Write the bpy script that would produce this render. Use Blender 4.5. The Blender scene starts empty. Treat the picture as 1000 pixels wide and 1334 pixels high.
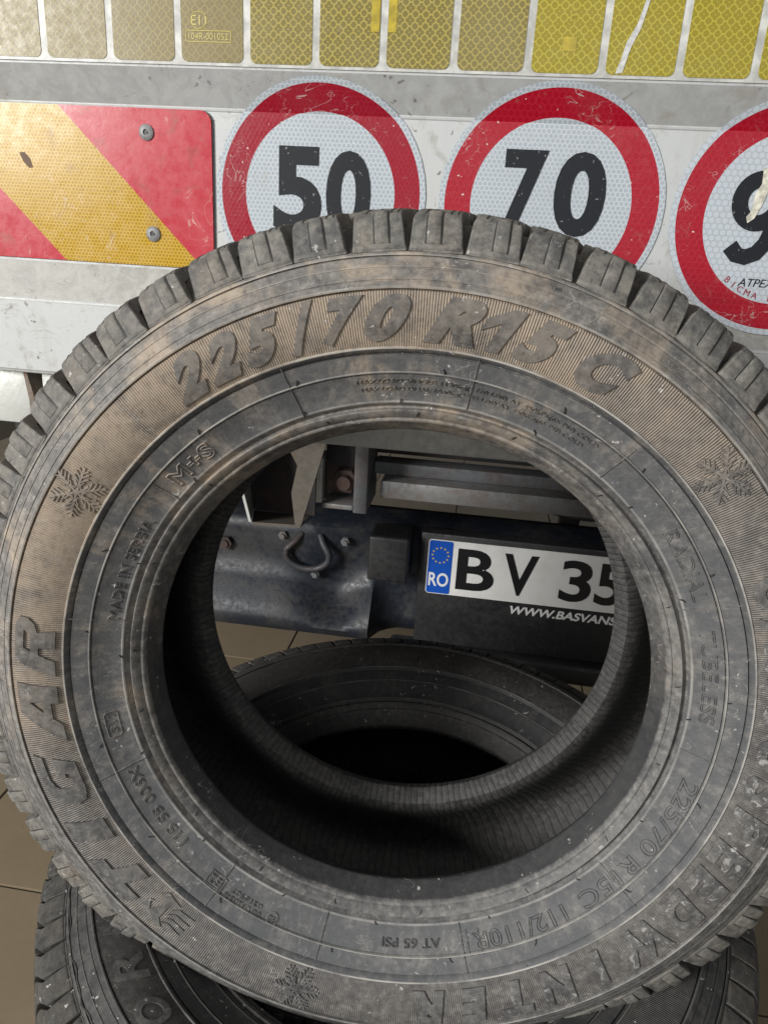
import bpy, bmesh, math, random
from mathutils import Vector, Matrix
random.seed(7)
S = bpy.context.scene
COL = S.collection
PI = math.pi
H = 1.03                                   # camera height above the floor (m)

# ------------------------------------------------------------------ camera
cam = bpy.data.cameras.new('camera'); camo = bpy.data.objects.new('camera', cam); COL.objects.link(camo)
cam.sensor_fit = 'VERTICAL'; cam.sensor_height = 36.0; cam.sensor_width = 27.0
cam.lens = 964.0/1334.0*36.0
cam.clip_start = 0.02; cam.clip_end = 100.0
CX = Vector((0.98820532, 0.14256147, 0.05591484))
CY = Vector((0.10052089, -0.32843484, -0.93916245))    # image down
CZ = Vector((-0.115524, 0.93370594, -0.33889146))      # view direction
camo.matrix_world = Matrix(((CX.x, -CY.x, -CZ.x, 0), (CX.y, -CY.y, -CZ.y, 0), (CX.z, -CY.z, -CZ.z, H), (0, 0, 0, 1)))
S.camera = camo

# ------------------------------------------------------------------ light: a garage lit through its open door, behind and left of the camera
W = bpy.data.worlds.new('World'); S.world = W; W.use_nodes = True
bg = W.node_tree.nodes['Background']; bg.inputs[0].default_value = (0.93, 0.97, 1.0, 1); bg.inputs[1].default_value = 0.17
def area(name, loc, target, sx, sy, power, col):
    l = bpy.data.lights.new(name, 'AREA'); l.shape = 'RECTANGLE'; l.size = sx; l.size_y = sy; l.energy = power; l.color = col
    o = bpy.data.objects.new(name, l); COL.objects.link(o); o.location = loc
    o.rotation_euler = (Vector(target)-Vector(loc)).to_track_quat('-Z', 'Y').to_euler()
    return o
area('doorway_light', (0.25, -2.3, H+0.55), (0.0, 0.8, H-0.3), 1.3, 0.9, 13, (1.0, 0.985, 0.96))
area('door_light', (-3.00, -2.50, H+1.05), (0.0, 0.6, H-0.25), 1.5, 1.35, 222, (1.0, 0.985, 0.96))
area('overhead_fill', (-0.3, -0.5, H+2.1), (0.0, 0.6, H-0.3), 1.2, 0.5, 5, (1.0, 0.98, 0.94))  # dim fill added from above, no lamp is known there
S.render.engine = 'CYCLES'
S.view_settings.view_transform = 'Standard'; S.view_settings.look = 'None'
S.view_settings.exposure = 0.16; S.view_settings.gamma = 1.0; S.view_settings.use_curve_mapping = False

# ------------------------------------------------------------------ object helpers
def link(name, me, mat=None, parent=None):
    o = bpy.data.objects.new(name, me); COL.objects.link(o)
    if mat is not None and me is not None:
        for m in (mat if isinstance(mat, (list, tuple)) else [mat]): me.materials.append(m)
    if parent is not None: o.parent = parent
    return o
def empty(name, loc, label, cat, group=None):
    o = bpy.data.objects.new(name, None); COL.objects.link(o); o.location = loc; o.empty_display_size = .05
    o['label'] = label; o['category'] = cat
    if group: o['group'] = group
    return o
def mesh(name, V, F, smooth=None, mi=None):
    me = bpy.data.meshes.new(name); me.from_pydata(V, [], F)
    if mi is not None: me.polygons.foreach_set('material_index', mi)
    bm = bmesh.new(); bm.from_mesh(me); bmesh.ops.recalc_face_normals(bm, faces=bm.faces); bm.to_mesh(me); bm.free()
    if smooth is not None:
        me.polygons.foreach_set('use_smooth', [True]*len(me.polygons)); me.set_sharp_from_angle(angle=math.radians(smooth))
    me.update(); return me
def bm_mesh(bm, name, smooth=None, recalc=True):
    if recalc: bmesh.ops.recalc_face_normals(bm, faces=bm.faces)
    me = bpy.data.meshes.new(name); bm.to_mesh(me); bm.free()
    if smooth is not None:
        me.polygons.foreach_set('use_smooth', [True]*len(me.polygons)); me.set_sharp_from_angle(angle=math.radians(smooth))
    return me
def box_bm(bm, x0, x1, y0, y1, z0, z1):
    vs = [bm.verts.new((x, y, z)) for x in (x0, x1) for y in (y0, y1) for z in (z0, z1)]
    for f in ((0,1,3,2),(4,6,7,5),(0,4,5,1),(2,3,7,6),(0,2,6,4),(1,5,7,3)): bm.faces.new([vs[i] for i in f])
def box(name, x0, x1, y0, y1, z0, z1, mat, parent, bev=.002, seg=2):
    bm = bmesh.new(); box_bm(bm, x0, x1, y0, y1, z0, z1)
    if bev: bmesh.ops.bevel(bm, geom=bm.edges[:], offset=bev, segments=seg, affect='EDGES', profile=.5)
    return link(name, bm_mesh(bm, name, 40), mat, parent)
def prism(name, pts, d, mat, parent, bev=0):
    """pts: list of world points (a flat polygon), d: thickness vector"""
    bm = bmesh.new(); d = Vector(d)
    a = [bm.verts.new(p) for p in pts]; b = [bm.verts.new(Vector(p)+d) for p in pts]; n = len(pts)
    bm.faces.new(a); bm.faces.new(b[::-1])
    for i in range(n): bm.faces.new((a[i], b[i], b[(i+1) % n], a[(i+1) % n]))
    if bev: bmesh.ops.bevel(bm, geom=bm.edges[:], offset=bev, segments=2, affect='EDGES')
    return link(name, bm_mesh(bm, name, 35), mat, parent)
def tube_mesh(pts, r, n=10, closed=False):
    V = []; F = []; m = len(pts); P = [Vector(p) for p in pts]
    up = Vector((.123, .31, .9)).normalized()
    for i, p in enumerate(P):
        a = P[(i-1) % m] if (closed or i > 0) else p; b = P[(i+1) % m] if (closed or i < m-1) else p
        t = (b-a).normalized(); u = t.cross(up).normalized(); w = t.cross(u)
        rr = r[i] if isinstance(r, (list, tuple)) else r
        for k in range(n):
            q = 2*PI*k/n; V.append(p+u*math.cos(q)*rr+w*math.sin(q)*rr)
    for i in range(m if closed else m-1):
        for k in range(n):
            F.append((i*n+k, i*n+(k+1) % n, ((i+1) % m)*n+(k+1) % n, ((i+1) % m)*n+k))
    if not closed: F.append(tuple(range(n))[::-1]); F.append(tuple((m-1)*n+k for k in range(n)))
    return mesh('tube', V, F, 50)

# ------------------------------------------------------------------ material helpers
class NT:
    def __init__(s, name):
        s.m = bpy.data.materials.new(name); s.m.use_nodes = True; s.t = s.m.node_tree; s.n = s.t.nodes
        s.b = s.n['Principled BSDF']
    def put(s, sock, v):
        if hasattr(v, 'is_output') or isinstance(v, bpy.types.NodeSocket): s.t.links.new(v, sock)
        else:
            if sock.type == 'RGBA' and isinstance(v, (tuple, list)) and len(v) == 3: v = (*v, 1)
            sock.default_value = v
    def node(s, typ, ins=None, **props):
        n = s.n.new(typ)
        for k, v in props.items(): setattr(n, k, v)
        for k, v in (ins or {}).items(): s.put(n.inputs[k], v)
        return n
    def math(s, op, a, b=0.0, c=0.0, clamp=False):
        n = s.node('ShaderNodeMath', {0: a, 1: b, 2: c}, operation=op, use_clamp=clamp); return n.outputs[0]
    def vm(s, op, a, b=(0, 0, 0), out=0):
        n = s.node('ShaderNodeVectorMath', {0: a, 1: b}, operation=op); return n.outputs[out]
    def mix(s, f, a, b, mode='MIX'):
        n = s.n.new('ShaderNodeMix'); n.data_type = 'RGBA'; n.blend_type = mode; n.clamp_factor = True
        s.put(n.inputs[0], f); s.put(n.inputs[6], a); s.put(n.inputs[7], b); return n.outputs[2]
    def mixf(s, f, a, b):
        n = s.n.new('ShaderNodeMix'); n.data_type = 'FLOAT'; s.put(n.inputs[0], f); s.put(n.inputs[2], a); s.put(n.inputs[3], b); return n.outputs[0]
    def ramp(s, v, lo, hi, a=0.0, b=1.0):
        n = s.node('ShaderNodeMapRange', {0: v, 1: lo, 2: hi, 3: a, 4: b}, clamp=True, interpolation_type='SMOOTHSTEP'); return n.outputs[0]
    def noise(s, v, scale, detail=4, rough=.55, dist=0.0):
        n = s.node('ShaderNodeTexNoise', {'Vector': v, 'Scale': scale, 'Detail': detail, 'Roughness': rough, 'Distortion': dist}); return n.outputs[0]
    def obj(s): return s.node('ShaderNodeTexCoord').outputs['Object']
    def pos(s): return s.node('ShaderNodeNewGeometry').outputs['Position']
    def sep(s, v): return s.node('ShaderNodeSeparateXYZ', {0: v}).outputs
    def comb(s, x=0., y=0., z=0.): return s.node('ShaderNodeCombineXYZ', {0: x, 1: y, 2: z}).outputs[0]
    def bump(s, h, strength=.5, dist=.001, normal=None):
        n = s.node('ShaderNodeBump', {'Height': h, 'Strength': strength, 'Distance': dist})
        if normal is not None: s.put(n.inputs['Normal'], normal)
        return n.outputs[0]
    def out(s, col=None, rough=None, normal=None, metal=None, spec=None):
        if col is not None: s.put(s.b.inputs['Base Color'], col)
        if rough is not None: s.put(s.b.inputs['Roughness'], rough)
        if normal is not None: s.put(s.b.inputs['Normal'], normal)
        if metal is not None: s.put(s.b.inputs['Metallic'], metal)
        if spec is not None: s.put(s.b.inputs['Specular IOR Level'], spec)
        return s.m
def hexgrid(t, x, z, cell):
    """0 in a cell centre .. ~0.5 at its border (hexagonal cells of the given width)"""
    u = t.math('DIVIDE', x, cell); v = t.math('DIVIDE', z, cell)
    def tile(ou, ov):
        a = t.math('SUBTRACT', t.math('FLOORED_MODULO', t.math('ADD', u, ou), 1.0), .5)
        b = t.math('SUBTRACT', t.math('FLOORED_MODULO', t.math('ADD', v, ov), 1.7320508), .8660254)
        return a, b, t.math('ADD', t.math('MULTIPLY', a, a), t.math('MULTIPLY', b, b))
    a, b, da = tile(0.0, 0.0); c, d, dc = tile(.5, .8660254)
    k = t.math('LESS_THAN', dc, da)
    gx = t.math('ABSOLUTE', t.mixf(k, a, c)); gy = t.math('ABSOLUTE', t.mixf(k, b, d))
    return t.math('MAXIMUM', gx, t.math('ADD', t.math('MULTIPLY', gx, .5), t.math('MULTIPLY', gy, .8660254)))

def rubber(name, seat=False, ribs=False, piece=False, tint=0.0, brown=1.0, letter=False, liner=False, dark=1.0):
    t = NT(name); o = t.obj()
    if piece:
        rnd = t.node('ShaderNodeObjectInfo').outputs['Random']
        o2 = t.vm('ADD', o, t.comb(t.math('MULTIPLY', rnd, 7.0), t.math('MULTIPLY', rnd, 3.0), rnd))
        w = t.node('ShaderNodeVectorTransform', {0: o}, vector_type='POINT', convert_from='OBJECT', convert_to='WORLD').outputs[0]
    else: o2 = o
    xyz = t.sep(o)
    big = t.noise(o2, 9.0, 5, .6, .6); mid = t.noise(o2, 42.0, 9, .72, .5); fine = t.noise(o2, 420.0, 3, .6); grit = t.noise(o2, 160.0, 5, .7)
    rad = t.math('SQRT', t.math('ADD', t.math('MULTIPLY', xyz[0], xyz[0]), t.math('MULTIPLY', xyz[1], xyz[1])))
    ang = t.math('ARCTAN2', xyz[0], xyz[1])
    streak = t.noise(t.comb(t.math('MULTIPLY', rad, 260.0), t.math('MULTIPLY', ang, 3.0), 0.0), 1.0, 4, .6)
    rstreak = t.noise(t.comb(t.math('MULTIPLY', rad, 18.0), t.math('MULTIPLY', ang, 26.0), 3.0), 1.0, 5, .65, .4)
    base = (0.074*dark, 0.074*dark, 0.075*dark); grey = (0.158*dark, 0.154*dark, 0.148*dark); brn = (0.36*dark, 0.285*dark, 0.210*dark)
    cover = t.math('ADD', t.math('ADD', t.math('MULTIPLY', big, .32), t.math('MULTIPLY', mid, .58)), t.math('MULTIPLY', grit, .40))
    if piece:
        c = t.mix(t.ramp(cover, .45, .85), base, (0.250*dark, 0.236*dark, 0.208*dark))
        c = t.mix(t.ramp(t.noise(o2, 23.0, 4, .6), .5, .75, 0.0, .30), c, brn)
    else:
        c = t.mix(t.ramp(cover, .48, .80), base, grey)
        # dried mud kept on the upper left of the tyre, where it was rolled and stood
        side = t.math('ADD', t.math('MULTIPLY', xyz[1], 2.3), t.math('MULTIPLY', xyz[0], -1.15))
        bm_ = t.math('ADD', side, t.math('MULTIPLY', t.math('SUBTRACT', big, .5), 1.9))
        amt = t.ramp(bm_, -.12, .62, 0.02, brown*(.45 if letter else .85))
        amt = t.math('MULTIPLY', amt, t.ramp(t.math('ADD', mid, t.math('MULTIPLY', rstreak, .5)), .50, .86, .10, 1.0))
        amt = t.math('MULTIPLY', amt, t.mixf(t.math('MULTIPLY', t.ramp(rad, .2470, .2485), t.ramp(rad, .2850, .2838)), t.ramp(t.noise(o2, 24.0, 4, .6, .5), .44, .62, .12, .85), 1.0))
        c = t.mix(amt, c, brn)
    c = t.mix(t.ramp(streak, .55, .8, 0.0, .22), c, (0.34*dark, 0.33*dark, 0.31*dark))
    c = t.mix(t.ramp(rstreak, .60, .78, 0.0, .30), c, (0.29*dark, 0.26*dark, 0.22*dark))
    c = t.mix(t.ramp(grit, .50, .70, 0.0, .34), c, (0.34*dark, 0.315*dark, 0.28*dark))
    c = t.mix(t.ramp(grit, .50, .32, 0.0, .40), c, tuple(v*.7 for v in base))
    h = t.math('ADD', t.math('ADD', t.math('MULTIPLY', fine, .45), t.math('MULTIPLY', mid, .6)), t.math('MULTIPLY', grit, .5))
    nrm = t.bump(h, .18 if letter else .38, .0012)
    if ribs:
        band = t.math('MULTIPLY', t.ramp(rad, .2488, .2494), t.ramp(rad, .2838, .2832))
        s = t.math('SINE', t.math('MULTIPLY', ang, 1000.0))
        nrm = t.bump(t.math('MULTIPLY', s, band), .65, .00045, nrm)
        inn = t.math('MULTIPLY', band, t.ramp(s, -.1, -.9))
        c = t.mix(t.math('MULTIPLY', inn, .34), c, (0.050, 0.043, 0.036))
        inb = t.math('MULTIPLY', band, t.math('MULTIPLY', t.ramp(t.math('ADD', side, t.math('SUBTRACT', big, .5)), -.25, .45, .10, .55), t.ramp(s, -.4, .8)))
        c = t.mix(t.math('MULTIPLY', inb, min(1., brown+.1)), c, (0.36*dark, 0.282*dark, 0.206*dark))
    if ribs:     # the smooth bands between the moulded lines hold less dust than the ribbed one
        zn = t.math('MULTIPLY', t.ramp(rad, .2098, .2112), t.ramp(rad, .2479, .2470))
        zn = t.math('MULTIPLY', zn, t.ramp(t.math('ADD', mid, t.math('MULTIPLY', rstreak, .6)), .98, .70, .20, .90))
        c = t.mix(zn, c, t.mix(grit, (0.060*dark, 0.063*dark, 0.068*dark), (0.105*dark, 0.107*dark, 0.110*dark)))
    if ribs:
        for r0, wd, am in ((.2480, .0010, .75), (.2322, .0009, .60), (.2119, .0011, .45), (.2850, .0011, .40), (.2975, .0007, .25), (.3050, .0009, .40)):
            e = t.math('MULTIPLY', t.ramp(t.math('ABSOLUTE', t.math('SUBTRACT', rad, r0)), wd, wd*.35), t.ramp(t.noise(o2, 30.0, 4, .6), .35, .65, .15, am))
            c = t.mix(e, c, (0.46*dark, 0.44*dark, 0.40*dark))
    if liner:
        s = t.math('SINE', t.math('ADD', t.math('MULTIPLY', ang, 105.0), t.math('MULTIPLY', t.noise(o, 11.0, 3, .6), 9.0)))
        nrm = t.bump(t.math('MULTIPLY', t.math('POWER', t.math('ABSOLUTE', s), .3), t.ramp(mid, .25, .6, .4, 1.0)), .75, .0014, nrm)
        c = t.mix(t.ramp(t.math('ABSOLUTE', s), .35, .05, 0., .6), c, (0.02, 0.02, 0.02))
        c = t.mix(t.ramp(t.noise(o2, 60.0, 6, .7), .55, .75, 0., .5), c, (0.09, 0.09, 0.088))
    if seat:     # the ring that sat against the rim, blacker towards the tyre's bottom
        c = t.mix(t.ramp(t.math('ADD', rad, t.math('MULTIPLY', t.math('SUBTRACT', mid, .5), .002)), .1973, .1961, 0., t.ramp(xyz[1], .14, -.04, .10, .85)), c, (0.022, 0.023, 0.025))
    # thin pale scratches
    sn = t.noise(t.vm('MULTIPLY', o2, (1.0, 1.6, 1.0)), 36.0, 2, .5, 1.4)
    sc = t.math('MULTIPLY', t.ramp(t.math('ABSOLUTE', t.math('SUBTRACT', sn, .5)), .010, .003), t.ramp(t.noise(o2, 19.0, 3, .6), .52, .66))
    c = t.mix(t.math('MULTIPLY', sc, 0.0 if liner else .45), c, (0.42*dark, 0.40*dark, 0.36*dark))
    # paint flecks and scuffs
    sp = t.noise(o2, 190.0, 2, .5); spm = t.noise(o2, 14.0, 3, .6)
    fl = t.math('MULTIPLY', t.ramp(sp, .685, .715), t.ramp(spm, .45, .62))
    c = t.mix(t.math('MULTIPLY', fl, .0 if liner else .8), c, (0.50, 0.49, 0.46))
    if letter:
        pa = t.math('MULTIPLY', t.ramp(t.noise(o2, 120.0, 6, .75, 1.0), .55, .62), t.ramp(t.math('ADD', t.math('MULTIPLY', xyz[0], 4.0), t.math('MULTIPLY', xyz[1], -1.6)), .60, 1.05))
        c = t.mix(t.math('MULTIPLY', pa, .50), c, (0.50, 0.49, 0.47))
    r = t.ramp(cover, .45, .85, .42 if letter else .50 if not piece else .60, .84)
    return t.out(c, r, nrm, spec=.42)

M = {}
M['side'] = rubber('dusty_ribbed_rubber', ribs=True, dark=1.12)
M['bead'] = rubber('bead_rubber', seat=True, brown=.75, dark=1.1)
M['lug'] = rubber('tread_rubber', piece=True, dark=.84)
M['base'] = rubber('groove_rubber', dark=.28, brown=.7)
M['letter'] = rubber('lettering_rubber', letter=True, brown=.70, dark=.85)
M['small'] = rubber('fine_lettering_rubber', brown=.9)
M['liner'] = rubber('inner_liner_rubber', liner=True, brown=.0, dark=.46)
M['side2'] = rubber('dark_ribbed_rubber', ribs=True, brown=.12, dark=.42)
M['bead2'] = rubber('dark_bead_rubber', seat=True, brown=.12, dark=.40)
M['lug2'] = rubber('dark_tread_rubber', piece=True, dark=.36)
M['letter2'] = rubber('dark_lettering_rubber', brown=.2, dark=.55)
def simple(name, col, rough=.5, metal=0., spec=.5, var=.0, scale=60., bumpd=0.):
    t = NT(name); c = col; p = t.pos()
    if var: 
        n = t.noise(p, scale, 5, .6)
        c = t.mix(t.ramp(n, .35, .7), tuple(x*(1-var) for x in col), tuple(min(1, x*(1+var)) for x in col))
    nm = t.bump(t.noise(p, scale*4, 3, .6), .4, bumpd) if bumpd else None
    return t.out(c, rough, nm, metal, spec)
M['hair'] = simple('rubber_spew', (.022, .021, .02), .6)

# ------------------------------------------------------------------ tyres
HALF = .064                      # from the bead circle to the tyre's middle plane
# outer profile of the near half: (radius, axial offset from the front bead circle)
P_BEAD = [(.1990, -.0130), (.1948, -.0090), (.1918, -.0040), (.1902, -.0008), (.1898, .0004), (.1903, .0020), (.1935, .0100), (.1966, .0158), (.1974, .0180), (.1982, .0192), (.1992, .0196), (.1999, .0196), (.2003, .0190), (.2010, .0205), (.2042, .0242), (.2055, .0250), (.2063, .0240)]
P_SIDE = [(.2063, .0240), (.2072, .0212), (.2086, .0208), (.2098, .0228), (.2108, .0254), (.2118, .0262), (.2130, .0264),
          (.2200, .0302), (.2270, .0345), (.2306, .0371), (.2309, .0356), (.2314, .0356), (.2318, .0386), (.2324, .0389), (.2331, .0380), (.2385, .0408), (.2438, .0433),
          (.2441, .0410), (.2447, .0410), (.2451, .0436), (.2464, .0456), (.2474, .0470), (.2483, .0474), (.2490, .0464),
          (.2530, .0484), (.2580, .0504), (.2630, .0520), (.2680, .0531), (.2730, .0538), (.2780, .0541), (.2828, .0540),
          (.2831, .0520), (.2836, .0520), (.2841, .0550), (.2852, .0553), (.2884, .0536), (.2887, .0524), (.2892, .0522), (.2897, .0526), (.2930, .0506), (.2960, .0492), (.2963, .0478), (.2969, .0476), (.2974, .0480), (.3004, .0458), (.3033, .0440), (.3036, .0410), (.3043, .0410), (.3047, .0428), (.3068, .0414), (.3078, .0380)]
P_TREAD = [(.3078, .0380), (.3125, .0340), (.3220, .0235), (.3280, .0110), (.3310, -.0100), (.3345, -.0350), (.3355, -.064)]
SURF_S = [(.1938, .0105), (.2042, .0240), (.2118, .0262), (.2200, .0302), (.2308, .0372), (.2436, .0432), (.2490, .0464), (.2530, .0484), (.2580, .0504), (.2630, .0520), (.2680, .0531), (.2730, .0538), (.2780, .0541), (.2830, .0540), (.2890, .0525), (.2965, .0484), (.3045, .0425)]
def prof(R):
    T = SURF_S
    if R <= T[0][0]: return T[0][1]
    for a, b in zip(T, T[1:]):
        if R <= b[0]: return a[1]+(b[1]-a[1])*(R-a[0])/(b[0]-a[0])
    return T[-1][1]
def P3(phi, R, off):   # phi clockwise from the top, seen from the front; local z along the axle
    return (R*math.sin(phi), R*math.cos(phi), off+HALF)
def lathe(name, path, seg=240, smooth=32, wob=0.0, flip=False):
    V = []; F = []; m = len(path)
    for k in range(seg):
        a = 2*PI*k/seg
        w = wob*(math.sin(3*a+1)+.6*math.sin(7*a)+.5*math.sin(13*a+2))
        for (R, o) in path:
            V.append(P3(a, R+w, o))
    for k in range(seg):
        for i in range(m-1):
            F.append((k*m+i, k*m+i+1, ((k+1) % seg)*m+i+1, ((k+1) % seg)*m+i))
    me = bpy.data.meshes.new(name); me.from_pydata(V, [], F)
    if flip: me.flip_normals()
    me.polygons.foreach_set('use_smooth', [True]*len(F)); me.set_sharp_from_angle(angle=math.radians(smooth)); me.update()
    return me
def mirror(path): return [(R, -2*HALF-o) for (R, o) in path]

def lug_mesh(name, pitch, gap_top, gap_base, slant=0., depth=.0100, back=False, jit=0., tab=True):
    """one shoulder lug: a block tapering into the sidewall, with a raised tab and short sipes at its edge"""
    path = [(.3080, .0404), (.3092, .0412), (.3118, .0403), (.3200, .0372), (.3280, .0338), (.3312, .0312), (.3332, .0268), (.3350, .0190), (.3368, .0090), (.3386, -.0030), (.3405, -.0187), (.3425, -.0320)]
    m = len(path); bm = bmesh.new(); nr = []
    for i in range(m):
        a = path[max(0, i-1)]; b = path[min(m-1, i+1)]; t = Vector((b[0]-a[0], b[1]-a[1])).normalized(); nr.append(Vector((-t.y, t.x)) if -t.y > 0 else Vector((t.y, -t.x)))
    def edge(i):
        s = min(1., i/5.5); g = gap_base+(gap_top-gap_base)*s**1.4
        return -pitch/2+g*.35, pitch/2-g*.65
    def sub(f0, f1, lift, i0, i1, dep, mat=0, up=0.0):
        rows = []
        for i in range(i0, i1):
            L, Rr = edge(i); A = Rr-L; aL = L+A*f0; aR = L+A*f1; d = slant*max(0, i-4)/(m-5)
            li = lift if (i0 < i < i1-1 or i0 == 0) else lift*.25
            R, o = path[i][0]+nr[i].x*li, path[i][1]+nr[i].y*li
            dd = dep*((.15, .35, .5, .8)[i] if i < 4 and i0 == 0 else 1.0)
            Ri, oi = path[i][0]-nr[i].x*dd, path[i][1]-nr[i].y*dd
            if back: o = -2*HALF-o; oi = -2*HALF-oi
            k = .0006 if i > 1 else 0.
            rows.append([bm.verts.new(P3(a+d, r_, o_)) for (a, r_, o_) in ((aL, R, o), ((aL+aR)/2, R, o), (aR, R, o), (aR+k/.33*2, Ri, oi), (aL-k/.33, Ri, oi))])
        for r0, r1 in zip(rows, rows[1:]):
            for k in range(5): bm.faces.new((r0[k], r0[(k+1) % 5], r1[(k+1) % 5], r1[k])).material_index = mat
        bm.faces.new(rows[0][::-1]).material_index = mat; bm.faces.new(rows[-1]).material_index = mat
    sub(0., 1., 0., 0, m, depth)
    if tab: sub(.40-jit, .66-jit, .0016, 2, 7, .001)
    bmesh.ops.recalc_face_normals(bm, faces=bm.faces)
    sharp = [e for e in bm.edges if len(e.link_faces) == 2 and e.calc_face_angle(0) > .6]
    bmesh.ops.bevel(bm, geom=sharp, offset=.0006, segments=1, affect='EDGES')
    if tab and not back:      # sipe mouths
        for f in (.372-jit, .668-jit): sub(f, f+.026, .0003, 2, 6, .0008, 1)
        for f in (.2, .44-jit, .74, .9):
            sub(f, f+.035, .00035, 5, 9, .0008, 1)
    return bm_mesh(bm, name, 38)
def rib_mesh(name, pitch, o0, o1, R0, R1, slant, gap=.012):
    bm = bmesh.new(); A = pitch-gap; rows = []
    for j, o in enumerate((o0, (o0+o1)/2, o1)):
        R = R0+(R1-R0)*j/2
        zig = slant*(j-1)
        rows.append([bm.verts.new(P3(a, r, o)) for (a, r) in ((-A/2+zig, R), (zig, R), (A/2+zig, R), (A/2+zig, R-.0095), (-A/2+zig, R-.0095))])
    for j in range(2):
        for k in range(5): bm.faces.new((rows[j][k], rows[j][(k+1) % 5], rows[j+1][(k+1) % 5], rows[j+1][k]))
    bm.faces.new(rows[0][::-1]); bm.faces.new(rows[-1])
    bmesh.ops.recalc_face_normals(bm, faces=bm.faces)
    sharp = [e for e in bm.edges if len(e.link_faces) == 2 and e.calc_face_angle(0) > .7]
    bmesh.ops.bevel(bm, geom=sharp, offset=.0007, segments=1, affect='EDGES')
    return bm_mesh(bm, name, 38)

# --- flat shapes (text, strokes) wrapped on to the sidewall
def text_flat(s, offset=0.0, outline=0.0, spacing=1.0):
    cu = bpy.data.curves.new('text', 'FONT'); cu.body = s; cu.size = 1.0; cu.resolution_u = 5; cu.space_character = spacing
    if outline: cu.fill_mode = 'NONE'; cu.bevel_depth = outline; cu.bevel_resolution = 0; cu.offset = offset
    else: cu.fill_mode = 'FRONT'; cu.offset = offset
    ob = bpy.data.objects.new('text', cu); COL.objects.link(ob)
    dg = bpy.context.evaluated_depsgraph_get(); me = bpy.data.meshes.new_from_object(ob.evaluated_get(dg))
    bpy.data.objects.remove(ob); bpy.data.curves.remove(cu)
    bm = bmesh.new(); bm.from_mesh(me); bpy.data.meshes.remove(me)
    bmesh.ops.remove_doubles(bm, verts=bm.verts, dist=1e-5)
    return bm
def fit(bm, w=None, h=None, shear=0.0, center=True):
    for v in bm.verts: v.co.x += shear*v.co.y
    xs = [v.co.x for v in bm.verts]; ys = [v.co.y for v in bm.verts]
    x0, x1, y0, y1 = min(xs), max(xs), min(ys), max(ys)
    sy = h/(y1-y0) if h else None; sx = w/(x1-x0) if w else sy
    if sy is None: sy = sx
    for v in bm.verts:
        v.co.x = (v.co.x-(x0+x1)/2)*sx; v.co.y = (v.co.y-(y0+y1)/2)*sy; v.co.z *= min(sx, sy)
    return bm
def slice_bm(bm, step=.004, xs=.008):
    ys = [v.co.y for v in bm.verts]; y = min(ys)+step
    while y < max(ys)-1e-4:
        bmesh.ops.bisect_plane(bm, geom=bm.verts[:]+bm.edges[:]+bm.faces[:], plane_co=(0, y, 0), plane_no=(0, 1, 0), dist=1e-6); y += step
    X = [v.co.x for v in bm.verts]; x = min(X)+xs
    while x < max(X)-1e-4:
        bmesh.ops.bisect_plane(bm, geom=bm.verts[:]+bm.edges[:]+bm.faces[:], plane_co=(x, 0, 0), plane_no=(1, 0, 0), dist=1e-6); x += xs
def raise_bm(bm, h, chamfer=.00025):
    for v in bm.verts: v.co.z = h
    be = [e for e in bm.edges if e.is_boundary]
    r = bmesh.ops.extrude_edge_only(bm, edges=be)
    for v in [g for g in r['geom'] if isinstance(g, bmesh.types.BMVert)]: v.co.z = -.0009
def wrap(bm, phi, Rb, mirrorback=False):
    for v in bm.verts:
        x, y, z = v.co; R = Rb+y; a = phi+x/Rb
        o = prof(R); sl = (prof(R+.001)-prof(R-.001))/.002; L = math.sqrt(1+sl*sl)
        v.co = P3(a, R-z*sl/L, o+z/L)
D = math.radians
def raised_letter(t, name, s, phi, Rb, h, mat, w=None, shear=0., offset=.02, lift=.0009):
    bm = text_flat(s, offset); fit(bm, w, h, shear); slice_bm(bm); raise_bm(bm, lift); wrap(bm, D(phi), Rb)
    return link(name, bm_mesh(bm, name, 30), mat, t)
def outline_word(t, name, s, phi0, phi1, Rb, h, mat, outline=.035, offset=0.0, spacing=1.05):
    """word between two clockwise angles (tops outwards)"""
    w = D(phi1-phi0)*Rb
    bm = text_flat(s, offset, outline, spacing); fit(bm, w, h)
    zm = max(v.co.z for v in bm.verts) or 1
    for v in bm.verts: v.co.z = v.co.z/zm*(.00075 if h > .005 else .0005)
    wrap(bm, D((phi0+phi1)/2), Rb)
    return link(name, bm_mesh(bm, name, 40), mat, t)
def strokes_bm(lines, width, h):
    bm = bmesh.new()
    for L in lines:
        for (a, b) in zip(L, L[1:]):
            a = Vector(a); b = Vector(b); d = (b-a)
            if d.length < 1e-7: continue
            n = max(1, int(d.length/.004)); u = d.normalized(); p = Vector((-u.y, u.x))*width/2; e = u*width*.3
            rows = []
            for i in range(n+1):
                q = a-e+(d+2*e)*i/n
                rows.append([bm.verts.new((q.x+p.x*1.3, q.y+p.y*1.3, -.0006)), bm.verts.new((q.x+p.x*.6, q.y+p.y*.6, h)), bm.verts.new((q.x-p.x*.6, q.y-p.y*.6, h)), bm.verts.new((q.x-p.x*1.3, q.y-p.y*1.3, -.0006))])
            for r0, r1 in zip(rows, rows[1:]):
                for k in range(3): bm.faces.new((r0[k], r0[k+1], r1[k+1], r1[k]))
            bm.faces.new(rows[0]); bm.faces.new(rows[-1][::-1])
    return bm
def add_bm(dst, src):
    me = bpy.data.meshes.new('tmp'); src.to_mesh(me); dst.from_mesh(me); bpy.data.meshes.remove(me); src.free()
def strokes(t, name, lines, phi, Rb, width, h, mat):
    bm = strokes_bm(lines, width, h); wrap(bm, D(phi), Rb); return link(name, bm_mesh(bm, name, 30), mat, t)
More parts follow.
